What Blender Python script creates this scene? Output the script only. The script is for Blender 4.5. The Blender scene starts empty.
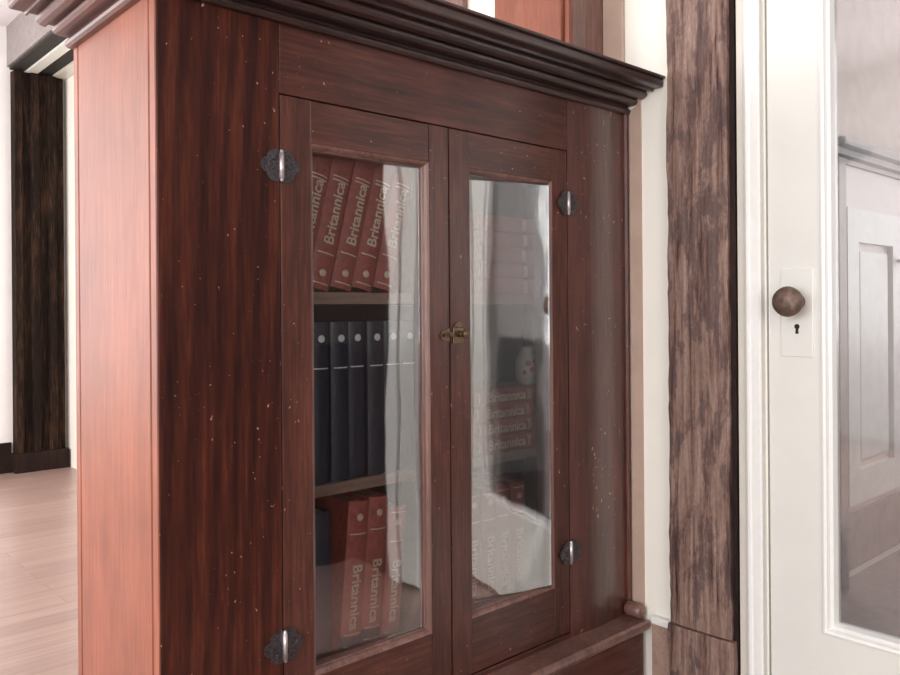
import bpy, bmesh, math, random
from mathutils import Vector, Matrix
random.seed(7)
S = bpy.context.scene
C = S.collection
PI = math.pi

# ------------------------------------------------------------------ camera
EYE = Vector((0.0, 0.0, 0.98))
cam_d = bpy.data.cameras.new('camera')
cam = bpy.data.objects.new('camera', cam_d); C.objects.link(cam)
cam_d.sensor_width = 36.0
cam_d.lens = 806.0 / 900.0 * 36.0
cam_d.shift_y = -27.5 / 900.0
cam_d.clip_start = 0.02
cam.matrix_world = (Matrix.Translation(EYE) @ Matrix.Rotation(math.radians(47.5 - 90), 4, 'Z')
                    @ Matrix.Rotation(PI / 2, 4, 'X') @ Matrix.Rotation(-0.0074, 4, 'Z'))
S.camera = cam

# ------------------------------------------------------------------ world, light, exposure
S.view_settings.view_transform = 'Standard'
S.view_settings.look = 'None'
S.view_settings.exposure = 0.0
S.view_settings.gamma = 1.0
S.view_settings.use_curve_mapping = False
S.cycles.use_denoising = True
S.cycles.max_bounces = 8
S.cycles.transparent_max_bounces = 12
S.cycles.caustics_reflective = False
S.cycles.caustics_refractive = False

w = bpy.data.worlds.new('daylight'); S.world = w; w.use_nodes = True
bg = w.node_tree.nodes['Background']
bg.inputs['Color'].default_value = (0.85, 0.92, 1.0, 1)
bg.inputs['Strength'].default_value = 0.6

def area(name, loc, direction, sx, sz, power, col=(1, 1, 1)):
    l = bpy.data.lights.new(name, 'AREA'); l.shape = 'RECTANGLE'
    l.size = sx; l.size_y = sz; l.energy = power; l.color = col
    o = bpy.data.objects.new(name, l); C.objects.link(o)
    o.location = loc
    o.rotation_euler = Vector(direction).to_track_quat('-Z', 'Y').to_euler()
    return o
# daylight at the side and far windows, then added fill lamps
area('daylight_side_window', (-2.97, 0.15, 1.5), (1, 0, 0), 2.5, 1.8, 112, (0.96, 0.99, 1.0))
area('daylight_far_window', (-0.75, 5.42, 1.45), (0, -1, 0), 3.1, 1.9, 45, (0.95, 0.97, 1.0))
area('added_far_side_fill', (-2.97, 4.15, 1.5), (1, 0, 0), 2.2, 1.8, 150, (1.0, 0.98, 0.96))  # added fill for the far room; no window opens here
area('added_rear_fill', (-1.3, -2.95, 1.5), (0, 1, 0), 2.2, 1.6, 60, (1.0, 0.97, 0.94))  # unseen source added to light the cabinet front and books
area('added_hall_fill', (4.4, 0.0, 1.6), (-1, 0, 0), 1.8, 1.6, 40, (0.95, 0.97, 1.0))  # unseen source added to light the hall

# ------------------------------------------------------------------ material helpers
def newmat(name):
    m = bpy.data.materials.new(name); m.use_nodes = True
    nt = m.node_tree
    return m, nt, nt.nodes['Principled BSDF'], nt.nodes.new, nt.links.new

def setp(p, **k):
    for a, v in k.items():
        p.inputs[a.replace('_', ' ')].default_value = v

def ramp(nt, fac, stops):
    r = nt.nodes.new('ShaderNodeValToRGB')
    e = r.color_ramp.elements
    while len(e) > 1: e.remove(e[-1])
    e[0].position = stops[0][0]; e[0].color = (*stops[0][1], 1)
    for pos, c in stops[1:]:
        n = e.new(pos); n.color = (*c, 1)
    nt.links.new(fac, r.inputs['Fac'])
    return r.outputs['Color']

def coords(nt, scale, rot=(0, 0, 0), kind='Object'):
    tc = nt.nodes.new('ShaderNodeTexCoord'); mp = nt.nodes.new('ShaderNodeMapping')
    mp.inputs['Scale'].default_value = scale; mp.inputs['Rotation'].default_value = rot
    nt.links.new(tc.outputs[kind], mp.inputs['Vector'])
    return mp.outputs['Vector']

def noise(nt, vec, scale, detail=6, rough=0.55, dist=0.0):
    n = nt.nodes.new('ShaderNodeTexNoise')
    n.inputs['Scale'].default_value = scale; n.inputs['Detail'].default_value = detail
    n.inputs['Roughness'].default_value = rough; n.inputs['Distortion'].default_value = dist
    nt.links.new(vec, n.inputs['Vector'])
    return n.outputs['Fac']

def mixc(nt, fac, a, b, mode='MIX'):
    m = nt.nodes.new('ShaderNodeMix'); m.data_type = 'RGBA'; m.blend_type = mode
    for sock, v in ((m.inputs[0], fac), (m.inputs[6], a), (m.inputs[7], b)):
        if isinstance(v, (int, float)): sock.default_value = v
        elif isinstance(v, tuple): sock.default_value = (*v, 1)
        else: nt.links.new(v, sock)
    return m.outputs[2]

def bump(nt, p, h, strength, dist=0.002):
    b = nt.nodes.new('ShaderNodeBump')
    b.inputs['Strength'].default_value = strength; b.inputs['Distance'].default_value = dist
    nt.links.new(h, b.inputs['Height']); nt.links.new(b.outputs['Normal'], p.inputs['Normal'])

def wood(name, dark, mid, light, axis='Z', rough=0.38, coat=0.5, coat_rough=0.22, chips=0.0, cathedral=0.0, chipcol=(.55, .35, .27), spec=0.5):
    m, nt, p, N, L = newmat(name)
    st = {'Z': (1, 1, .07), 'X': (.07, 1, 1), 'Y': (1, .07, 1)}[axis]
    v = coords(nt, st)
    fine = noise(nt, v, 150, 6, 0.6)
    broad = noise(nt, v, 22, 5, 0.55, 0.15)
    patch = noise(nt, coords(nt, (1, 1, 1)), 5, 4, 0.6)
    add = N('ShaderNodeMath'); add.operation = 'MULTIPLY_ADD'
    add.inputs[1].default_value = 0.55
    L(fine, add.inputs[0])
    mul = N('ShaderNodeMath'); mul.operation = 'MULTIPLY'; mul.inputs[1].default_value = 0.45
    L(broad, mul.inputs[0]); L(mul.outputs[0], add.inputs[2])
    col = ramp(nt, add.outputs[0], [(0.3, dark), (0.5, mid), (0.7, light)])
    if cathedral:
        wv = N('ShaderNodeTexWave'); wv.wave_type = 'RINGS'; wv.rings_direction = {'Z': 'Y', 'X': 'Y', 'Y': 'X'}[axis]
        wv.inputs['Scale'].default_value = 9; wv.inputs['Distortion'].default_value = 3.5
        wv.inputs['Detail'].default_value = 2.5; wv.inputs['Detail Scale'].default_value = 1.2
        L(coords(nt, (1, 1, .16) if axis == 'Z' else (.16, 1, 1)), wv.inputs['Vector'])
        col = mixc(nt, cathedral, col, ramp(nt, wv.outputs['Fac'], [(0.15, (.35, .35, .35)), (0.6, (1, 1, 1))]), 'MULTIPLY')
    col = mixc(nt, 0.45, col, ramp(nt, patch, [(0.3, (.55, .5, .5)), (0.7, (1.35, 1.25, 1.2))]), 'MULTIPLY')
    if chips:
        c = noise(nt, coords(nt, (1, 1, .7)), 120, 2, 0.6)
        zone = noise(nt, coords(nt, (1, 1, 1)), 4.5, 2, 0.5)
        mm = N('ShaderNodeMath'); mm.operation = 'MULTIPLY_ADD'; mm.inputs[1].default_value = 0.22
        L(zone, mm.inputs[0]); L(c, mm.inputs[2])
        f = ramp(nt, mm.outputs[0], [(0.825 - chips * .02, (0, 0, 0)), (0.87 - chips * .02, (.8, .8, .8))])
        col = mixc(nt, f, col, chipcol)
    L(col, p.inputs['Base Color'])
    setp(p, Roughness=rough, Coat_Weight=coat, Coat_Roughness=coat_rough, Specular_IOR_Level=spec)
    bump(nt, p, fine, 0.18, 0.001)
    return m

def plain(name, col, rough=0.5, metal=0.0, coat=0.0, var=0.12, bscale=60, bstr=0.05):
    m, nt, p, N, L = newmat(name)
    n = noise(nt, coords(nt, (1, 1, 1)), bscale, 5)
    lo = tuple(c * (1 - var) for c in col); hi = tuple(min(1, c * (1 + var)) for c in col)
    L(ramp(nt, n, [(0.3, lo), (0.7, hi)]), p.inputs['Base Color'])
    setp(p, Roughness=rough, Metallic=metal, Coat_Weight=coat)
    bump(nt, p, n, bstr, 0.002)
    return m

def glassmat(name, refl, rough=0.02, tint=(.97, .98, .98), wav=0.15, wscale=6):
    m, nt, p, N, L = newmat(name)
    nt.nodes.remove(p)
    out = nt.nodes['Material Output']
    t = N('ShaderNodeBsdfTransparent'); t.inputs['Color'].default_value = (*tint, 1)
    g = N('ShaderNodeBsdfGlossy'); g.inputs['Roughness'].default_value = rough
    b = N('ShaderNodeBump'); b.inputs['Strength'].default_value = wav; b.inputs['Distance'].default_value = 0.01
    L(noise(nt, coords(nt, (1, 1, .35)), wscale, 2, 0.4), b.inputs['Height']); L(b.outputs['Normal'], g.inputs['Normal'])
    lw = N('ShaderNodeLayerWeight'); lw.inputs['Blend'].default_value = 0.35
    ma = N('ShaderNodeMath'); ma.operation = 'MULTIPLY_ADD'; ma.use_clamp = True
    ma.inputs[1].default_value = 0.6; ma.inputs[2].default_value = refl
    L(lw.outputs['Fresnel'], ma.inputs[0])
    mx = N('ShaderNodeMixShader')
    L(ma.outputs[0], mx.inputs[0]); L(t.outputs[0], mx.inputs[1]); L(g.outputs[0], mx.inputs[2])
    L(mx.outputs[0], out.inputs['Surface'])
    return m

M = {}
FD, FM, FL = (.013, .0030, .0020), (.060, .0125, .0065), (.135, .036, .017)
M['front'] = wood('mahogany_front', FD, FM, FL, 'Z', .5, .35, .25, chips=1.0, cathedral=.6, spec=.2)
M['front_right'] = wood('mahogany_front_haze_tint', (.016, .005, .004), (.068, .018, .013), (.13, .042, .030), 'Z', .42, 1.0, .22, chips=.6)  # reflected haze put into the colour, here and in the rail
M['rail'] = wood('mahogany_rail', (.022, .007, .005), (.078, .022, .015), (.14, .048, .033), 'X', .42, .5, .25, chips=.2, cathedral=.25, spec=.3)
M['door'] = wood('mahogany_door', (.020, .007, .005), (.075, .023, .0155), (.15, .052, .034), 'Z', .42, .55, .25, chips=.5, spec=.3)
M['doorrail'] = wood('mahogany_door_rail', (.020, .007, .005), (.075, .023, .0155), (.15, .052, .034), 'X', .42, .55, .25, chips=.3, spec=.3)
M['end'] = wood('mahogany_end_lit', (.17, .048, .024), (.245, .072, .038), (.32, .11, .06), 'Z', .5, .25, .3, spec=.3)  # lit copy of the front mahogany, window light put into the colour
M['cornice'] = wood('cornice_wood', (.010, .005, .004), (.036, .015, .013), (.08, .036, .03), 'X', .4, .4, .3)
M['cornice_side'] = wood('cornice_side_wood_lit', (.06, .02, .015), (.12, .045, .034), (.2, .08, .06), 'Y', .4, .4, .3)  # lit copy of the cornice wood for the side towards the windows
M['moulding'] = wood('worn_lit_moulding', (.07, .03, .024), (.17, .085, .068), (.28, .16, .135), 'Z', .4, .5, .25)  # wear and the light caught by the bevels are both in this colour
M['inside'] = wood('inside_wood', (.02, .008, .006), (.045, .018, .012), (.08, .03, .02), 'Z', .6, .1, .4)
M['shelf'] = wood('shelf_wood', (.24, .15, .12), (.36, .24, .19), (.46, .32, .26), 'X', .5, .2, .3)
M['white'] = plain('cream_wall', (.87, .83, .745), .6, var=.02, bscale=9)
M['farwhite'] = plain('white_wall', (.9, .89, .88), .6, var=.02, bscale=9)
M['paint'] = plain('cream_paint', (.76, .755, .705), .3, var=.025, bscale=7, coat=.3)
M['casing'] = plain('ivory_paint', (.66, .62, .55), .35, var=.04, bscale=9, coat=.2)
M['brightpaint'] = plain('bright_paint', (.86, .85, .82), .3, var=.02, coat=.3)
M['iron'] = plain('black_iron', (.085, .075, .08), .3, .7, var=.6, bscale=300, bstr=.5)
M['pin'] = plain('worn_pin', (.55, .5, .5), .35, .8, var=.2, bscale=200)
M['brass'] = plain('aged_brass', (.17, .115, .075), .3, .8, var=.35, bscale=150, bstr=.3)
M['knob'] = plain('brown_knob', (.15, .10, .075), .5, .45, var=.4, bscale=70, bstr=.3)
M['dark'] = plain('dark_gap', (.02, .015, .012), .8)
M['red'] = plain('maroon_cloth', (.46, .115, .09), .5, var=.25, bscale=90, bstr=.2, coat=.1)
M['black'] = plain('black_cloth', (.03, .035, .055), .45, var=.3, bscale=90, bstr=.2, coat=.15)
M['pages'] = plain('page_edges', (.55, .48, .36), .8, var=.15, bscale=200)
M['gold'] = plain('gilt', (1.0, .76, .58), .38, .5, var=.2, bscale=200)
M['silver'] = plain('silver_foil', (.95, .95, .98), .4, 0, var=.1)
M['glass'] = glassmat('cabinet_glass', .17, .03)
M['glass_right'] = glassmat('cabinet_glass_silvery', .30, .03)
M['doorglass'] = glassmat('door_glass', .16, .06, (.93, .92, .91), .07, 14)
M['ceiling'] = plain('ceiling_plaster', (.82, .80, .82), .8, var=.02)
M['beam'] = plain('grey_beam', (.26, .225, .22), .6, var=.15, bscale=25)
M['ceramic'] = plain('pale_ceramic', (.8, .72, .66), .25, var=.03, coat=.5)
M['rose'] = plain('rose_glaze', (.6, .10, .12), .3, var=.2, coat=.5)
M['tan'] = plain('tan_trim_shade', (.46, .33, .265), .5, var=.08, bscale=12)  # trim colour deepened by the shade band beside the bookcase
M['hallwall'] = plain('hall_wall', (.50, .42, .39), .7, var=.12, bscale=14)
M['hallwood'] = plain('hall_hazed_pinkish_paint', (.60, .53, .52), .45, var=.06, bscale=20)  # hall colours paled to stand for the haze through the door glass
M['hallpaint'] = plain('hall_hazed_grey_paint', (.62, .64, .63), .4, var=.08, bscale=18)
M['hallshade'] = plain('hall_grey_board', (.24, .22, .22), .5, var=.15, bscale=22)
M['darkwood'] = wood('dark_panelling', (.008, .004, .004), (.018, .009, .007), (.035, .018, .013), 'Z', .7, 0, .4, spec=.2)
M['post'] = wood('far_post_wood', (.004, .003, .003), (.014, .009, .007), (.10, .05, .028), 'Z', .8, 0, .4, spec=.1)
M['brownpost'] = M['front']

def timber():
    m, nt, p, N, L = newmat('rough_timber')
    v = coords(nt, (1, 1, .06))
    a = noise(nt, v, 70, 8, .7, .3)
    col = ramp(nt, a, [(0.33, (.03, .013, .011)), (0.44, (.17, .10, .08)), (0.58, (.29, .195, .16)), (0.75, (.40, .29, .25))])
    b = noise(nt, coords(nt, (1, 1, .35), kind='Object'), 14, 7, .7, .4)
    f = ramp(nt, b, [(0.50, (0, 0, 0)), (0.55, (1, 1, 1))])
    # weathering: more dark stain on the lower half of the beam
    tc = N('ShaderNodeTexCoord'); sx = N('ShaderNodeSeparateXYZ'); L(tc.outputs['Object'], sx.inputs[0])
    mr = N('ShaderNodeMapRange'); mr.inputs[1].default_value = -.5; mr.inputs[2].default_value = .25
    mr.inputs[3].default_value = .95; mr.inputs[4].default_value = .55
    L(sx.outputs['Z'], mr.inputs[0])
    mm = N('ShaderNodeMath'); mm.operation = 'MULTIPLY'; L(f, mm.inputs[0]); L(mr.outputs[0], mm.inputs[1])
    mb = N('ShaderNodeMapRange'); mb.inputs[1].default_value = -.55; mb.inputs[2].default_value = .0
    mb.inputs[3].default_value = .45; mb.inputs[4].default_value = .0
    L(sx.outputs['Z'], mb.inputs[0])
    mxx = N('ShaderNodeMath'); mxx.operation = 'MAXIMUM'; L(mm.outputs[0], mxx.inputs[0]); L(mb.outputs[0], mxx.inputs[1])
    col = mixc(nt, mxx.outputs[0], col, (.050, .030, .035))
    sp = noise(nt, coords(nt, (1, 1, .5)), 160, 4, .7)
    col = mixc(nt, .5, col, ramp(nt, sp, [(.3, (.55, .52, .5)), (.65, (1.15, 1.12, 1.1))]), 'MULTIPLY')
    L(col, p.inputs['Base Color']); setp(p, Roughness=.65, Specular_IOR_Level=.3)
    bump(nt, p, a, .4, .003)
    return m
M['timber'] = timber()

def floormat():
    m, nt, p, N, L = newmat('floor_planks')
    br = N('ShaderNodeTexBrick'); br.offset = .37
    br.inputs['Scale'].default_value = 1
    br.inputs['Brick Width'].default_value = 1.4; br.inputs['Row Height'].default_value = .085
    br.inputs['Mortar Size'].default_value = .0018; br.inputs['Bias'].default_value = 0
    br.inputs['Color1'].default_value = (.36, .24, .21, 1); br.inputs['Color2'].default_value = (.43, .30, .26, 1)
    br.inputs['Mortar'].default_value = (.3, .19, .17, 1)
    L(coords(nt, (1, 1, 1)), br.inputs['Vector'])
    g = noise(nt, coords(nt, (.05, 1, 1)), 60, 6)
    col = mixc(nt, .6, br.outputs['Color'], ramp(nt, g, [(0.3, (.7, .68, .66)), (0.7, (1.2, 1.15, 1.12))]), 'MULTIPLY')
    L(col, p.inputs['Base Color']); setp(p, Roughness=.38, Coat_Weight=.3, Coat_Roughness=.2)
    return m
M['floor'] = floormat()

# ------------------------------------------------------------------ mesh helpers
def box(bm, x0, x1, y0, y1, z0, z1):
    r = bmesh.ops.create_cube(bm, size=1.0)
    bmesh.ops.scale(bm, vec=(abs(x1 - x0), abs(y1 - y0), abs(z1 - z0)), verts=r['verts'])
    bmesh.ops.translate(bm, vec=((x0 + x1) / 2, (y0 + y1) / 2, (z0 + z1) / 2), verts=r['verts'])
    return r['verts']

def bevel(bm, w=.002, seg=2):
    bmesh.ops.bevel(bm, geom=list(bm.edges), offset=w, segments=seg, affect='EDGES', profile=.6, clamp_overlap=True)

def obj(name, bm, mat, parent=None, origin=None, smooth=False, auto=None):
    bmesh.ops.recalc_face_normals(bm, faces=bm.faces)
    if smooth:
        for f in bm.faces: f.smooth = True
    me = bpy.data.meshes.new(name)
    off = Vector((0, 0, 0))
    if parent is not None:
        off = wloc(parent)
    elif origin is not None:
        off = Vector(origin)
    if off.length: bmesh.ops.translate(bm, vec=-off, verts=bm.verts)
    bm.to_mesh(me); bm.free()
    me.materials.append(mat)
    if auto is not None:
        try: me.set_sharp_from_angle(angle=auto)
        except Exception: pass
    o = bpy.data.objects.new(name, me); C.objects.link(o)
    if parent is not None: o.parent = parent
    elif origin is not None: o.location = origin
    return o

def wloc(o):
    v = Vector((0, 0, 0))
    while o is not None:
        v += o.location; o = o.parent
    return v

def bx(name, mat, parent, *b, bev=.0015, origin=None):
    bm = bmesh.new(); box(bm, *b)
    if bev: bevel(bm, bev, 2)
    return obj(name, bm, mat, parent, origin)

def thing(name, label, cat, loc, group=None):
    o = bpy.data.objects.new(name, None); C.objects.link(o); o.location = loc
    o.empty_display_size = .05
    o['label'] = label; o['category'] = cat
    if group: o['group'] = group
    return o

def tag(o, label, cat, group=None):
    o['label'] = label; o['category'] = cat
    if group: o['group'] = group
    return o

def struct(name, mat, *b, bev=0):
    o = bx(name, mat, None, *b, bev=bev); o['kind'] = 'structure'
    return o

def extrude(bm, pts, axis, a, b):
    """closed outline (2-D) extruded from a to b along the axis; pts are (u, v) in the two other axes in xyz order"""
    def mk(t):
        out = []
        for u, v in pts:
            out.append(bm.verts.new({'X': (t, u, v), 'Y': (u, t, v), 'Z': (u, v, t)}[axis]))
        return out
    A, B = mk(a), mk(b)
    n = len(pts)
    bm.faces.new(A); bm.faces.new(list(reversed(B)))
    for i in range(n):
        bm.faces.new((A[i], A[(i + 1) % n], B[(i + 1) % n], B[i]))

def sweep(bm, prof, path_pts):
    """prof: list of (p, z); path_pts: list of functions p -> (x, y)"""
    rings = [[bm.verts.new((*f(p), z)) for p, z in prof] for f in path_pts]
    n = len(prof)
    for r0, r1 in zip(rings, rings[1:]):
        for i in range(n):
            bm.faces.new((r0[i], r0[(i + 1) % n], r1[(i + 1) % n], r1[i]))
    bm.faces.new(rings[0]); bm.faces.new(list(reversed(rings[-1])))

def lathe(bm, prof, seg, center, axis='Z'):
    """prof: (radius, height) from bottom to top, ends closed"""
    rings = []
    for r, h in prof:
        ring = []
        for i in range(seg):
            a = 2 * PI * i / seg
            c, s = r * math.cos(a), r * math.sin(a)
            v = {'Z': (c, s, h), 'X': (h, c, s), 'Y': (c, h, s)}[axis]
            ring.append(bm.verts.new(Vector(v) + Vector(center)))
        rings.append(ring)
    for r0, r1 in zip(rings, rings[1:]):
        for i in range(seg):
            bm.faces.new((r0[i], r0[(i + 1) % seg], r1[(i + 1) % seg], r1[i]))
    bm.faces.new(rings[0]); bm.faces.new(list(reversed(rings[-1])))

# ------------------------------------------------------------------ key measures (metres)
XE, XW = .489, 1.682            # cabinet end panel, right wall
YF, YB = 1.18, 1.545            # cabinet front and back
YFAR = 5.5
ZC = 2.745

# ------------------------------------------------------------------ setting
struct('floor', M['floor'], -3.0, XW + .02, -3.0, YFAR, -.1, 0)
struct('ceiling', M['ceiling'], -3.1, XW + .12, -3.1, YFAR + .1, ZC, ZC + .1)
# left wall in front of and behind its window, as one mesh with an opening
def wall_with_hole(name, mat, axis, pos, th, a0, a1, z1, h0, h1, hz0, hz1):
    bm = bmesh.new()
    def b(u0, u1, z0, zz):
        if axis == 'X': box(bm, pos, pos + th, u0, u1, z0, zz)
        else: box(bm, u0, u1, pos, pos + th, z0, zz)
    b(a0, h0, 0, z1); b(h1, a1, 0, z1); b(h0, h1, 0, hz0); b(h0, h1, hz1, z1)
    o = obj(name, bm, mat); o['kind'] = 'structure'
    return o
wall_with_hole('wall_left', M['farwhite'], 'X', -3.1, .1, -3.1, YFAR + .1, ZC, -1.15, 1.45, .6, 2.4)
wall_with_hole('wall_far', M['farwhite'], 'Y', YFAR, .1, -3.0, XW, ZC, -2.3, .8, .5, 2.4)
wall_with_hole('wall_rear', M['farwhite'], 'Y', -3.1, .1, -3.0, XW, ZC, -2.45, -.15, .7, 2.3)

def window(n, axis, pos, h0, h1, z0, z1):
    bm = bmesh.new()
    def b(u0, u1, zz0, zz1):
        if axis == 'X': box(bm, pos - .02, pos + .02, u0, u1, zz0, zz1)
        else: box(bm, u0, u1, pos - .02, pos + .02, zz0, zz1)
    m = (h0 + h1) / 2
    b(h0, h0 + .05, z0, z1); b(h1 - .05, h1, z0, z1); b(m - .02, m + .02, z0, z1)
    b(h0, h1, z0, z0 + .05); b(h0, h1, z1 - .05, z1); b(h0, h1, (z0 + z1) / 2 - .02, (z0 + z1) / 2 + .02)
    o = obj('window_%d' % n, bm, M['brightpaint']); o['kind'] = 'structure'
window(1, 'X', -3.05, -1.15, 1.45, .6, 2.4)
window(2, 'Y', YFAR + .05, -2.3, .8, .5, 2.4)
window(3, 'Y', -3.05, -2.45, -.15, .7, 2.3)  # unseen window frame added round the rear fill lamp

# right wall: plaster from the door opening to the far end, and above the door
DY0, DY1 = .05, .818            # door opening
bm = bmesh.new()
box(bm, XW, XW + .12, DY1 + .004, YFAR, 0, ZC)
box(bm, XW, XW + .12, DY0 - .006, DY1 + .004, 2.12, ZC)
o = obj('wall_right', bm, M['white']); o['kind'] = 'structure'
o = struct('wall_side', M['darkwood'], XW - .005, XW + .12, -3.0, -.04, 0, ZC)
o = struct('dark_reflection_block', M['darkwood'], 1.25, XW - .006, -3.0, -.30, 0, .85)  # unseen dark block added to darken the reflection in the left pane
o = struct('baseboard_far', M['darkwood'], .9, 1.355, YFAR - .02, YFAR, 0, .185)
# baseboard between the bookcase and the timber
bm = bmesh.new(); box(bm, XW - .014, XW, 1.052, 1.108, 0, .222)
o = obj('baseboard_right', bm, M['shelf']); o['kind'] = 'structure'
bm = bmesh.new(); box(bm, XW - .02, XW, 1.052, 1.108, .222, .24); bevel(bm, .004, 2)
o = obj('trim_1', bm, M['paint']); o['kind'] = 'structure'

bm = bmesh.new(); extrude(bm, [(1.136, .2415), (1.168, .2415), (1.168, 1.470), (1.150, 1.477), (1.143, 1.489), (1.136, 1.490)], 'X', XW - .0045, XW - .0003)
o = obj('trim_shade_strip', bm, M['tan']); o['kind'] = 'structure'  # wall trim that also carries the bookcase's shadow band in its tan
# far header along the wall, with its soffit boards
bm = bmesh.new(); box(bm, 1.35, XW, 1.75, YFAR, 2.50, ZC)
o = obj('ceiling_beam', bm, M['beam'], origin=(1.5, 3.6, 2.5)); tag(o, 'grey painted beam running along the ceiling behind the bookcase', 'beam')
struct('trim_2', M['dark'], 1.365, 1.445, 1.75, YFAR, 2.485, 2.50)
struct('trim_3', M['paint'], 1.445, 1.505, 1.75, YFAR, 2.47, 2.50)
struct('trim_4', M['dark'], 1.505, 1.60, 1.75, YFAR, 2.485, 2.50)
struct('trim_5', M['casing'], 1.60, XW, 1.75, YFAR, 2.47, 2.50)

# far dark post with vertical ribs
t = thing('wooden_post', 'very dark ribbed wooden post against the bright far wall, left of the bookcase', 'post', (1.5, 5.44, 0))
bm = bmesh.new()
pts = [(1.368, YFAR - .002)]
n = 6
for i in range(n):
    x0 = 1.368 + .295 * i / n; x1 = 1.368 + .295 * (i + 1) / n
    yy = 5.42 if i % 2 == 0 else 5.445
    pts += [(x0 + .004, yy), (x1 - .004, yy)]
pts += [(1.663, YFAR - .002)]
extrude(bm, pts, 'Z', .12, 2.47); bevel(bm, .003, 1)
obj('shaft', bm, M['post'], t)
bx('plinth_block', M['darkwood'], t, 1.36, 1.670, 5.41, YFAR - .002, 0, .12, bev=.004)

# ------------------------------------------------------------------ rough timber at the right wall
def rough_block(name, parent, y0, y1, z0, z1, th, nz, ny=5, amp=.0020, seed=1):
    rnd = random.Random(seed)
    bm = bmesh.new()
    off0 = 0; off1 = 0; prev = None
    rows = []
    for k in range(nz + 1):
        z = z0 + (z1 - z0) * k / nz
        off0 = off0 * .75 + rnd.uniform(-amp, amp) * .8
        off1 = off1 * .75 + rnd.uniform(-amp, amp) * .8
        a, b = y0 + off0, y1 + off1
        ring = [bm.verts.new((XW - .001, a, z))]
        for j in range(ny + 1):
            yy = a + (b - a) * j / ny
            e = .004 if j in (0, ny) else 0
            ring.append(bm.verts.new((XW - th + e + rnd.uniform(-amp, amp) * .45, yy, z)))
        ring.append(bm.verts.new((XW - .001, b, z)))
        rows.append(ring)
    m = len(rows[0])
    for r0, r1 in zip(rows, rows[1:]):
        for i in range(m):
            bm.faces.new((r0[i], r0[(i + 1) % m], r1[(i + 1) % m], r1[i]))
    bm.faces.new(rows[0]); bm.faces.new(list(reversed(rows[-1])))
    return obj(name, bm, M['timber'], parent, smooth=True, auto=.7)
t = thing('timber_post', 'rough hewn brown timber post between the white wall and the cream door casing', 'post', (XW, .98, 0))
rough_block('shaft', t, .8965, 1.049, .246, ZC, .03, 120, seed=3)
rough_block('plinth_block', t, .886, 1.050, 0, .243, .036, 14, seed=5)
# split edge strip (bark side) beside the casing
bm = bmesh.new(); rnd = random.Random(9); rows = []
for k in range(121):
    z = ZC * k / 120 * .999
    d = rnd.uniform(-.0015, .0015)
    rows.append([bm.verts.new(v) for v in ((XW - .001, .8958, z), (XW - .017 + d, .8958, z), (XW - .015 + d, .8855 + d * .8, z), (XW - .001, .8855 + d * .8, z))])
for r0, r1 in zip(rows, rows[1:]):
    for i in range(4): bm.faces.new((r0[i], r0[(i + 1) % 4], r1[(i + 1) % 4], r1[i]))
bm.faces.new(rows[0]); bm.faces.new(list(reversed(rows[-1])))
e = obj('bark_edge', bm, M['darkwood'], t, smooth=False); e['label'] = 'dark splintered bark edge'

# ------------------------------------------------------------------ door casing (trim) and glazed door
bm = bmesh.new()
bm2 = bmesh.new(); box(bm2, XW - .012, XW, .8662, .8825, 0, 2.2); bevel(bm2, .001, 1)
o = obj('trim_10', bm2, M['casing']); o['kind'] = 'structure'
pr = [(XW, .866), (XW - .012, .866), (XW - .018, .8635), (XW - .022, .857), (XW - .022, .852), (XW - .019, .8495),
      (XW - .019, .8425), (XW - .022, .841), (XW - .022, .829), (XW - .018, .826), (XW, .826)]
extrude(bm, pr, 'Z', 0, 2.2)
o = obj('trim_6', bm, M['brightpaint']); o['kind'] = 'structure'
bm = bmesh.new()
box(bm, XW - .02, XW, -.035, .045, 0, 2.2)
o = obj('trim_7', bm, M['brightpaint']); o['kind'] = 'structure'
bm = bmesh.new()
box(bm, XW - .02, XW, .045, .826, 2.12, 2.2)
o = obj('trim_8', bm, M['brightpaint']); o['kind'] = 'structure'

XD0, XD1 = XW - .008, XW + .034
GY0, GY1, GZ0, GZ1 = .18, .690, .325, 1.98
bm = bmesh.new()
box(bm, XD0, XD1, GY1, .8135, .012, 2.11)
box(bm, XD0, XD1, DY0 + .004, GY0, .012, 2.11)
box(bm, XD0, XD1, GY0, GY1, .012, GZ0)
box(bm, XD0, XD1, GY0, GY1, GZ1, 2.11)
door = obj('door_1', bm, M['paint']); door['kind'] = 'structure'
# sticking bead round the glass
def frame_sweep(bm, prof, y0, y1, z0, z1, x):
    """prof (inset, dx): inset from the opening edge, dx outwards from x"""
    corners = [(y0, z0, 1, 1), (y1, z0, -1, 1), (y1, z1, -1, -1), (y0, z1, 1, -1)]
    rings = [[bm.verts.new((x - dx, cy + sy * i, cz + sz * i)) for i, dx in prof] for cy, cz, sy, sz in corners]
    n = len(prof)
    for k in range(4):
        r0, r1 = rings[k], rings[(k + 1) % 4]
        for i in range(n):
            bm.faces.new((r0[i], r0[(i + 1) % n], r1[(i + 1) % n], r1[i]))
bm = bmesh.new()
frame_sweep(bm, [(-.012, -.004), (-.012, .0045), (-.008, .006), (-.003, .0045), (0, -.002), (.006, -.006), (.010, -.018), (.010, -.03), (-.012, -.03)],
            GY0, GY1, GZ0, GZ1, XD0)
obj('glazing_bead', bm, M['brightpaint'], door)
bx('glass_pane', M['doorglass'], door, XD0 + .022, XD0 + .026, GY0 - .002, GY1 + .002, GZ0 - .002, GZ1 + .002, bev=0)
e = bx('escutcheon_plate', M['paint'], door, XD0 - .003, XD0 + .001, .7184, .7858, .877, 1.062, bev=.0012)
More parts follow.
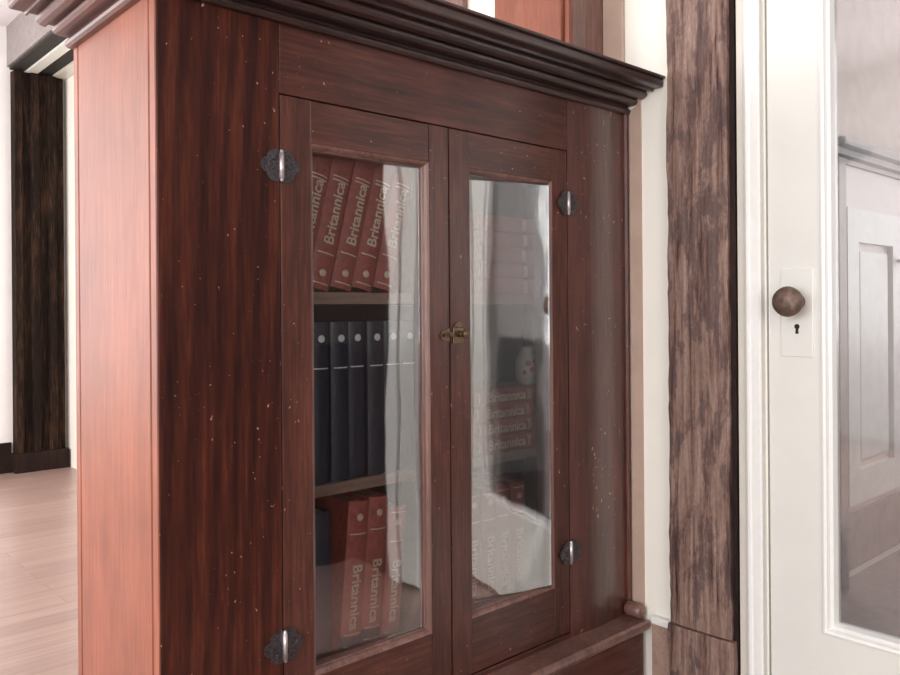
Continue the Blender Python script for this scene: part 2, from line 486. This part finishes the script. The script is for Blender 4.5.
# keyhole
bm = bmesh.new(); lathe(bm, [(.0055, -.0004), (.0055, .0004)], 16, (XD0 - .0032, .7515, .940), 'X')
extrude(bm, [(.7490, .9375), (.7540, .9375), (.7550, .925), (.7480, .925)], 'X', XD0 - .0036, XD0 - .0028)
obj('keyhole', bm, M['dark'], door)
bm = bmesh.new()
lathe(bm,
      [(.016, 0), (.017, -.003), (.011, -.008), (.009, -.020), (.012, -.026), (.023, -.031), (.0295, -.038), (.0315, -.047), (.029, -.055), (.022, -.061), (.011, -.065), (.003, -.0655)],
      32, (XD0 - .003, .750, .992), 'X')
obj('door_knob', bm, M['knob'], door, smooth=True)

# ------------------------------------------------------------------ hall beyond the glazed door
HY = 1.21
struct('floor_hall', M['hallshade'], XW + .02, 4.5, -1.6, HY + .1, -.1, 0)
struct('ceiling_hall', M['ceiling'], XW + .12, 4.6, -1.6, HY + .1, ZC, ZC + .1)
struct('wall_hall', M['hallwall'], XW + .12, 4.5, HY, HY + .1, 0, ZC)
wall_with_hole('wall_hall_end', M['farwhite'], 'X', 4.5, .1, -1.6, HY + .1, ZC, -.9, .9, .8, 2.4)
struct('wall_hall_side', M['farwhite'], XW + .12, 4.5, -1.7, -1.6, 0, ZC)
struct('baseboard_hall', M['brightpaint'], 2.6, 4.5, HY - .03, HY, 0, .022)

t = thing('panelled_cupboard', 'pale grey panelled cupboard with moulded cornice seen through the glass door', 'cupboard', (3.2, 1.1, 0))
CX0, CX1, CY = 2.93, 4.3, 1.17
bx('carcass', M['hallwood'], t, CX0, CX1, CY, HY - .004, .04, 1.5, bev=0)
bm = bmesh.new()
cp = [(0, 1.49), (.012, 1.49), (.015, 1.505), (.035, 1.51), (.04, 1.53), (.065, 1.535), (.07, 1.56), (0, 1.56)]
sweep(bm, cp, [lambda p: (CX0 - .10, CY - p), lambda p: (CX1 + .02, CY - p)])
obj('cornice', bm, M['hallshade'], t)
bx('plinth', M['hallshade'], t, CX0, CX1, CY - .012, CY, .04, .24, bev=.002)
for k, (a, b2) in enumerate(((2.965, 3.50), (3.515, 4.06))):
    bm = bmesh.new()
    z0, z1, s = .27, 1.335, .10
    box(bm, a, a + s, CY - .02, CY, z0, z1); box(bm, b2 - s, b2, CY - .02, CY, z0, z1)
    box(bm, a + s, b2 - s, CY - .02, CY, z0, z0 + .12); box(bm, a + s, b2 - s, CY - .02, CY, z1 - .12, z1)
    d = obj('door', bm, M['hallpaint'], t)
    bx('door_panel', M['hallpaint'], d, a + s + .03, b2 - s - .03, CY - .012, CY - .001, z0 + .15, z1 - .15, bev=.006)
    bm = bmesh.new(); lathe(bm, [(.006, 0), (.006, -.015), (.017, -.02), (.017, -.032), (.005, -.036)], 16, (b2 - .05 if k == 0 else a + .05, CY - .02, 1.16), 'Y')
    obj('door_knob', bm, M['hallshade'], d, smooth=True)
bx('corner_stile', M['hallshade'], t, 2.87, 2.93, CY - .03, HY - .032, 0.0, 1.5, bev=.002)

# ------------------------------------------------------------------ THE BOOKCASE
cab = thing('bookcase', 'dark mahogany built-in bookcase with two glazed doors and moulded cornice', 'bookcase', ((XE + XW) / 2, YF, 0))
ZB, ZT = .226, 1.465
# end panel with beaded edges
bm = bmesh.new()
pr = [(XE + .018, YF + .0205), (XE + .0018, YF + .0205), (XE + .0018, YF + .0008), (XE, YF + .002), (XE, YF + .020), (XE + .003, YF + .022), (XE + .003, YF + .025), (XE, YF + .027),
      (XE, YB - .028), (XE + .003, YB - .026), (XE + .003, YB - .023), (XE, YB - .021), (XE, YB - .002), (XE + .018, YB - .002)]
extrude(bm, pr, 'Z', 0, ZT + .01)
e = obj('end_panel', bm, M['end'], cab); e['label'] = 'salmon-lit beaded end panel'
bx('face_stile', M['front'], cab, XE + .0020, .6985, YF, YF + .02, .0, ZT + .01, bev=.0018)
# right stile: an old board, cupped so that its middle stands proud
bm = bmesh.new()
xa, xb = 1.4495, XW - .016
pts = [(xa + (xb - xa) * i / 16, YF - .0045 * (1 - (i / 8 - 1) ** 2)) for i in range(17)] + [(xb, YF + .02), (xa, YF + .02)]
extrude(bm, pts, 'Z', 0, ZT + .01)
obj('face_stile', bm, M['front_right'], cab, smooth=True, auto=.5)
bm = bmesh.new()
pr = [(XW - .0158, YF + .01), (XW - .0158, YF - .004), (XW - .012, YF - .009), (XW - .006, YF - .010), (XW - .002, YF - .006), (XW - .0005, YF + .01)]
extrude(bm, pr, 'Z', .25, ZT)
obj('scribe_bead', bm, M['door'], cab)
bx('top_rail', M['rail'], cab, .6995, 1.4485, YF, YF + .02, 1.3435, ZT + .01, bev=.0018)
bx('bottom_rail', M['rail'], cab, .6995, 1.4485, YF, YF + .02, 0, .2375, bev=.0018)
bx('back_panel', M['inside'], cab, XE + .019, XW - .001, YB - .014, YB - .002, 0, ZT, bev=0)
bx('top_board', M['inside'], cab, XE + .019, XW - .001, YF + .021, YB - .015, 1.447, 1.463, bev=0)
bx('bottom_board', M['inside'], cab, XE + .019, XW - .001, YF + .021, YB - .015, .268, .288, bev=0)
SH = [(.645, .667), (.992, 1.014)]
for z0, z1 in SH:
    bx('shelf', M['shelf'], cab, XE + .020, XW - .002, YF + .045, YB - .016, z0, z1, bev=.002)
# cornice
prof = [(0, 1.460), (.010, 1.460), (.0145, 1.4635), (.016, 1.468), (.0135, 1.4725), (.008, 1.475), (.008, 1.479),
        (.024, 1.479), (.031, 1.4805), (.036, 1.4845), (.037, 1.489), (.033, 1.491), (.033, 1.495), (.046, 1.495), (.047, 1.490), (.050, 1.490),
        (.058, 1.4925), (.063, 1.497), (.064, 1.502), (.060, 1.504), (.060, 1.508), (.076, 1.508), (.077, 1.503), (.081, 1.503), (.082, 1.5085),
        (.104, 1.5085), (.107, 1.511), (.108, 1.515), (.108, 1.5235), (.106, 1.5265), (.114, 1.528), (.114, 1.533), (0, 1.533)]
bm = bmesh.new()
sweep(bm, prof, [lambda p: (XW - .0048, YF - p), lambda p: (XE - p, YF - p)])
obj('cornice', bm, M['cornice'], cab)
bm = bmesh.new()
sweep(bm, prof, [lambda p: (XE - p, YF - p), lambda p: (XE - p, YB)])
obj('cornice', bm, M['cornice_side'], cab)
bx('top_slab', M['rail'], cab, XE + .001, XW - .001, YF + .001, YB, 1.476, 1.5325, bev=0)
# base cap and plinth
bm = bmesh.new()
bp = [(0, .196), (.052, .196), (.058, .200), (.064, .206), (.068, .214), (.066, .222), (.060, .226), (0, .226)]
sweep(bm, bp, [lambda p: (XW - .016, YF - p), lambda p: (XE - .0 - min(p, .0), YF - p)])
obj('base_cap', bm, M['moulding'], cab)
bx('base_board', M['rail'], cab, XE + .001, XW - .016, YF - .050, YF - .001, 0, .1955, bev=.002)
bm = bmesh.new(); lathe(bm, [(.012, 0), (.017, .003), (.018, .012), (.018, .040), (.015, .046), (.008, .048)], 20, (XW - .021, YF - .052, .2440), 'Y')
o = obj('turned_plug', bm, M['moulding'], cab, smooth=True)

# doors
def make_door(x0, x1, gx0, gx1, hinge_left, yl, yr, yk):
    z0, z1, gz0, gz1 = .240, 1.3415, .352, 1.268
    yf, yb = YF + .0005, YF + .022
    bm = bmesh.new()
    box(bm, x0, gx0, yf, yb, z0, z1); box(bm, gx1, x1, yf, yb, z0, z1)
    bevel(bm, .0015, 2)
    d = obj('door', bm, M['door'], cab)
    bm = bmesh.new()
    box(bm, gx0 + .0003, gx1 - .0003, yf + .0004, yb, z0, gz0); bevel(bm, .001, 1)
    obj('door_rail', bm, M['doorrail'], d)
    bm = bmesh.new(); box(bm, gx0 + .0003, gx1 - .0003, yf + .0004, yb, gz1, z1); bevel(bm, .001, 1)
    obj('door_rail', bm, M['doorrail'], d)
    # ovolo moulding round the opening
    bm = bmesh.new()
    pf = [(0, .0005), (.004, .0025), (.0075, .0065), (.009, .0115), (.0105, .0125), (.0105, yk), (0, yk)]
    corners = [(gx0, gz0, 1, 1), (gx1, gz0, -1, 1), (gx1, gz1, -1, -1), (gx0, gz1, 1, -1)]
    rings = [[bm.verts.new((cx + sx * i, yf + dy, cz + sz * i)) for i, dy in pf] for cx, cz, sx, sz in corners]
    n = len(pf)
    for k in range(4):
        r0, r1 = rings[k], rings[(k + 1) % 4]
        for i in range(n): bm.faces.new((r0[i], r0[(i + 1) % n], r1[(i + 1) % n], r1[i]))
    mo = obj('glazing_moulding', bm, M['moulding'], d)
    # old pane, set a little out of true
    bm = bmesh.new()
    a, b = gx0 + .0112, gx1 - .0112
    yl, yr = YF + yl, YF + yr
    pts = [(a, yl), (b, yr), (b, yr + .002), (a, yl + .002)]
    extrude(bm, pts, 'Z', gz0 + .0112, gz1 - .0112)
    obj('glass_pane', bm, M['glass' if hinge_left else 'glass_right'], d)
    # butterfly hinges
    hx = x0 if hinge_left else x1
    hx += -.0006 if hinge_left else .0006
    for hz in (.423, 1.222):
        leafs = bmesh.new()
        for s in (-1, 1):
            out = [(s * .003, -.022)]
            for i in range(41):
                a_ = -PI / 2 + PI * i / 40
                rr = .82 + .26 * abs(math.cos(2.5 * a_)) ** .6
                ww = .031
                out.append((s * (.004 + ww * math.cos(a_) * rr), .026 * math.sin(a_) * rr))
            out.append((s * .003, .022))
            pts = [(hx + u, hz + v) for u, v in out]
            extrude(leafs, pts, 'Y', YF - .0022, YF + .0002)
            for (u, v) in ((.012, .012), (.012, -.012), (.024, 0)):
                lathe(leafs, [(.0035, 0), (.003, -.0012), (.001, -.0018)], 10, (hx + s * u, YF - .0022, hz + v), 'Y')
        if not hinge_left: bmesh.ops.translate(leafs, vec=(0, -.0028, 0), verts=leafs.verts)
        h = obj('hinge', leafs, M['iron'], d)
        bm = bmesh.new()
        lathe(bm, [(.0015, -.027), (.0034, -.024), (.0026, -.0215), (.0042, -.021), (.0042, .021), (.0026, .0215), (.0034, .024), (.0015, .027)], 14, (hx, YF - .0050, hz), 'Z')
        obj('hinge_pin', bm, M['pin'], d, smooth=True)
    return d
dl = make_door(.7005, 1.0795, .760, 1.029, True, .0335, .0175, .036)
dr = make_door(1.0825, 1.4470, 1.136, 1.395, False, .0440, .0002, .0446)
# latch on the right door, keeper on the left
bm = bmesh.new()
box(bm, 1.088, 1.116, YF - .0030, YF + .0002, .912, .945); bevel(bm, .001, 1)
extrude(bm, [(1.090, .945), (1.114, .945), (1.110, .953), (1.102, .957), (1.094, .953)], 'Y', YF - .0028, YF + .0002)
lathe(bm, [(.007, 0), (.006, -.006), (.0045, -.010), (.0085, -.016), (.0085, -.021), (.003, -.024)], 16, (1.104, YF - .003, .932), 'Y')
box(bm, 1.078, 1.100, YF - .010, YF - .006, .929, .935)
obj('latch', bm, M['brass'], dr)
bm = bmesh.new()
extrude(bm, [(1.058, .922), (1.078, .917), (1.078, .943), (1.058, .938), (1.053, .930)], 'Y', YF - .0022, YF + .0002)
extrude(bm, [(1.070, .928), (1.0775, .928), (1.0775, .936), (1.070, .936)], 'Y', YF - .012, YF - .002)
obj('latch_keeper', bm, M['brass'], dl)
bm = bmesh.new(); lathe(bm, [(.004, -.0003), (.004, .0006)], 14, (1.0615, YF - .0026, .9300), 'Y')
obj('keeper_hole', bm, M['dark'], dl)

# ------------------------------------------------------------------ pillar on top of the bookcase
t = thing('square_pillar', 'reddish square wooden pillar standing on the bookcase top against the wall', 'pillar', (1.61, 1.37, 1.5332))
bm = bmesh.new()
box(bm, 1.5545, XW - .001, 1.2445, 1.262, 1.5335, ZC)
bevel(bm, .0015, 1)
obj('front_board', bm, M['moulding'], t)
bm = bmesh.new()
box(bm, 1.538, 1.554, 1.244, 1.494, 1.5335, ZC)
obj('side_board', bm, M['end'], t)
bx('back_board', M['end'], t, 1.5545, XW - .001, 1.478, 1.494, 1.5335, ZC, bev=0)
bm = bmesh.new(); lathe(bm, [(.005, 1.5335), (.005, ZC)], 12, (1.5365, 1.262, 0), 'Z')
obj('corner_bead', bm, M['end'], t, smooth=True)
bx('wall_trim', M['tan'], t, XW - .010, XW - .0005, 1.182, 1.2435, 1.5335, ZC, bev=.003)  # strip of trim with the wall's penumbra put into its tan
struct('trim_9', M['moulding'], XW - .02, XW, 1.747, 1.88, 0, 2.2)
e = bx('skirt', M['end'], t, 1.530, 1.5379, 1.2625, 1.494, 1.5335, 1.548, bev=.001)

# ------------------------------------------------------------------ books
def text_mesh(s, size):
    cu = bpy.data.curves.new('lettering', 'FONT'); cu.body = s; cu.size = size
    cu.align_x = 'CENTER'; cu.align_y = 'CENTER'; cu.extrude = .0002; cu.offset = .0006; cu.resolution_u = 3
    o = bpy.data.objects.new('lettering', cu); C.objects.link(o)
    bpy.context.view_layer.update()
    me = bpy.data.meshes.new_from_object(o.evaluated_get(bpy.context.evaluated_depsgraph_get()))
    bpy.data.objects.remove(o); bpy.data.curves.remove(cu)
    return me

def make_book(colour, w_, h, d, title, foil, two_tone=False):
    """spine faces -Y, stands on z=0; spine centred on x=0"""
    r = bpy.data.objects.new('book', None); C.objects.link(r); r.empty_display_size = .03
    bm = bmesh.new()
    outer = [(-w_ / 2, d)]; inner = []
    k = 8
    for i in range(k + 1):
        a = -1 + 2 * i / k
        outer.append((a * w_ / 2, .006 - .006 * math.cos(a * PI / 2)*1.0))
    outer[1:] = [(x, .006 * (abs(x) / (w_ / 2)) ** 2) for x, _ in outer[1:]]
    outer.append((w_ / 2, d)); tt = .003
    inn = [(w_ / 2 - tt, d)] + [((1 - 2 * i / k) * (w_ / 2 - tt), .0035 + .006 * (abs(1 - 2 * i / k)) ** 2) for i in range(k + 1)] + [(-w_ / 2 + tt, d)]
    extrude(bm, outer + inn, 'Z', 0, h)
    obj('cover', bm, M[colour], r, smooth=False)
    bm = bmesh.new()
    box(bm, -w_ / 2 + tt + .0003, w_ / 2 - tt - .0003, .011, d - .005, .004, h - .005)
    obj('pages', bm, M['pages'], r)
    # raised spine bands
    bands = (.055, .062, h - .068, h - .012) if not two_tone else (.045, .066, .088, h - .062)
    if colour == 'black': bands = (h - .085,)
    for z in bands:
        bm = bmesh.new()
        pts = [(x, y - .0008) for x, y in outer[2:-2]]
        pts += [(x, y + .0015) for x, y in reversed(outer[2:-2])]
        extrude(bm, pts, 'Z', z, z + .0022)
        obj('spine_band', bm, M[foil], r)
    # emblem disc near the top
    bm = bmesh.new()
    lathe(bm, [(.0068, .0006), (.0068, -.0006), (.005, -.0012), (.002, -.0014)], 16, (0, 0, h - .030), 'Y')
    obj('emblem', bm, M[foil], r)
    if title:
        me = text_mesh(title, .030)
        # text lies in XY facing +Z; turn it to face -Y reading downwards
        Rm = Matrix.Rotation(PI / 2, 4, 'Y') @ Matrix.Rotation(PI / 2, 4, 'X')
        me.transform(Matrix.Translation((0, -.0006, h * .5 - .01)) @ Rm)
        me.materials.clear(); me.materials.append(M[foil])
        o = bpy.data.objects.new('title', me); C.objects.link(o); o.parent = r
    if two_tone:
        bm = bmesh.new()
        pts = [(x, y - .0005) for x, y in outer[1:-1]] + [(x, y + .0015) for x, y in reversed(outer[1:-1])]
        extrude(bm, pts, 'Z', .004, .085)
        obj('spine_label', bm, M['black'], r)
    r['w'] = w_; r['h'] = h
    return r

def copy_tree(o):
    c = o.copy(); C.objects.link(c)
    for ch in o.children:
        d = ch.copy(); C.objects.link(d); d.parent = c
    return c
used = set()
def place(src, xc, zs, ang, y, label, group, rz=0):
    b = copy_tree(src) if src.name in used else src
    used.add(src.name)
    w_, h = src['w'], src['h']
    # local (x,z) -> world under rotation about Y by ang: x' = x cos + z sin ; z' = -x sin + z cos
    cs = [(x * math.cos(ang) + z * math.sin(ang), -x * math.sin(ang) + z * math.cos(ang)) for x in (-w_ / 2, w_ / 2) for z in (0, h)]
    mx = (min(c[0] for c in cs) + max(c[0] for c in cs)) / 2
    mz = min(c[1] for c in cs)
    b.location = (xc - mx, y, zs - mz + .0003)
    b.rotation_euler = (0, ang, 0)
    b['label'] = label; b['category'] = 'book'; b['group'] = group
    return b

T = 'Britannica'
red = make_book('red', .046, .268, .20, T, 'gold')
redlow = make_book('red', .0445, .305, .22, T, 'gold')
redtwo = make_book('red', .047, .334, .22, T, 'gold', two_tone=True)
black = make_book('black', .0395, .292, .20, '', 'silver')
flat = make_book('red', .034, .285, .20, T, 'gold')
flatplain = make_book('red', .034, .275, .20, '', 'gold')
blacktall = make_book('black', .0395, .325, .20, '', 'black')

BY = YF + .048
g = 'red volumes leaning on the upper left shelf'
names = ['mostly hidden by the door stile', 'first one fully clear of the door stile', 'in the middle of the leaning row', 'second from the right of the leaning row', 'rightmost of the leaning row']
a = math.radians(14)
step = .0472 / math.cos(a)
for i in range(5):
    place(red, .792 + i * step, SH[1][1], PI + a, BY + .002 * (i % 2), 'maroon gilt book leaning on the upper shelf, ' + names[i], g)
place(red, .792 + 4 * step + .0825, SH[1][1], 0, BY, 'maroon gilt book standing upright behind the glare, right of the leaning row', g)
g = 'black volumes on the middle left shelf'
nm = ['beside the left door stile', 'second from the left door stile', 'third from the left door stile', 'fourth from the left door stile', 'fifth from the left door stile', 'sixth from the left door stile', 'farthest right of the row behind the glare']
for i in range(7):
    place(black, .772 + i * .0412, SH[0][1], 0, BY + (.0, .004, .001, .006, .0, .003, .002)[i], 'black book on middle shelf, ' + nm[i], g)
g = 'volumes on the bottom left shelf'
ZL = .288
place(blacktall, .778, ZL, 0, BY + .01, 'black book in the bottom left compartment, closest to the door stile', g)
place(blacktall, .8195, ZL, 0, BY + .012, 'black book in the bottom left compartment, left neighbour of the maroon pair', g)
lean = math.radians(5)
place(redtwo, .8815, ZL, lean, BY, 'maroon book with black foot label on bottom shelf, clearest gilt title in left door', g)
place(redtwo, .9305, ZL, lean, BY + .004, 'maroon book with black foot label, half lost in glare, right of its clear twin', g)
place(redlow, .9830, ZL, lean, BY + .01, 'maroon book behind the white glare at the right of the bottom left compartment', g)
g = 'upright maroon volumes on the bottom right shelf'
nm = ['hidden by the door meeting stiles', 'leftmost visible through the right pane', 'second visible through the right pane', 'third visible through the right pane', 'rightmost of the upright row']
for i in range(1, 5):
    place(redlow, 1.1475 + i * .0463, ZL, 0, BY + .003 * (i % 2), 'upright maroon gilt book on bottom right shelf, ' + nm[i], g)
def stack(src, z, n, x, g, where):
    nm = ['bottom one', 'second from the bottom', 'third from the bottom', 'fourth from the bottom', 'topmost one'] if n == 5 else ['bottom one', 'second from the bottom', 'third from the bottom', 'topmost one']
    for i in range(n):
        place(src, x + (.0, .006, -.003, .004, -.002)[i], z + i * .0346, -PI / 2, BY + (.0, .004, .001, .003, .0)[i], 'maroon book lying flat %s, %s of the stack' % (where, nm[i]), g)
stack(flat, SH[0][1], 4, 1.284, 'flat stack on the middle right shelf', 'on the middle right shelf')
stack(flatplain, SH[1][1], 5, 1.280, 'flat stack on the upper right shelf', 'on the upper right shelf')

# small jar on the flat stack
t = thing('jar', 'small pale ceramic jar with red marks on the stack of flat books', 'jar', (1.398, BY + .034, SH[0][1] + 4 * .0346 + .0006))
jl = t.location.copy()
bm = bmesh.new()
lathe(bm, [(.016, 0), (.022, .006), (.027, .025), (.028, .045), (.024, .066), (.017, .078), (.015, .084), (.018, .088)], 28, jl, 'Z')
obj('body', bm, M['ceramic'], t, smooth=True)
bm = bmesh.new()
for (ang, z, r) in ((-2.3, .05, .007), (-2.0, .036, .006), (-1.7, .055, .006), (-2.6, .030, .005), (-1.4, .038, .005)):
    lathe(bm, [(r, 0), (r * .6, .0012)], 12, (0, 0, 0), 'X')
    vs = list(bm.verts)[-24:]
    Mx = Matrix.Translation(jl + Vector((.0275 * math.cos(ang), .0275 * math.sin(ang), z))) @ Matrix.Rotation(ang, 4, 'Z')
    bmesh.ops.transform(bm, matrix=Mx, verts=vs)
obj('flower_decoration', bm, M['rose'], t)
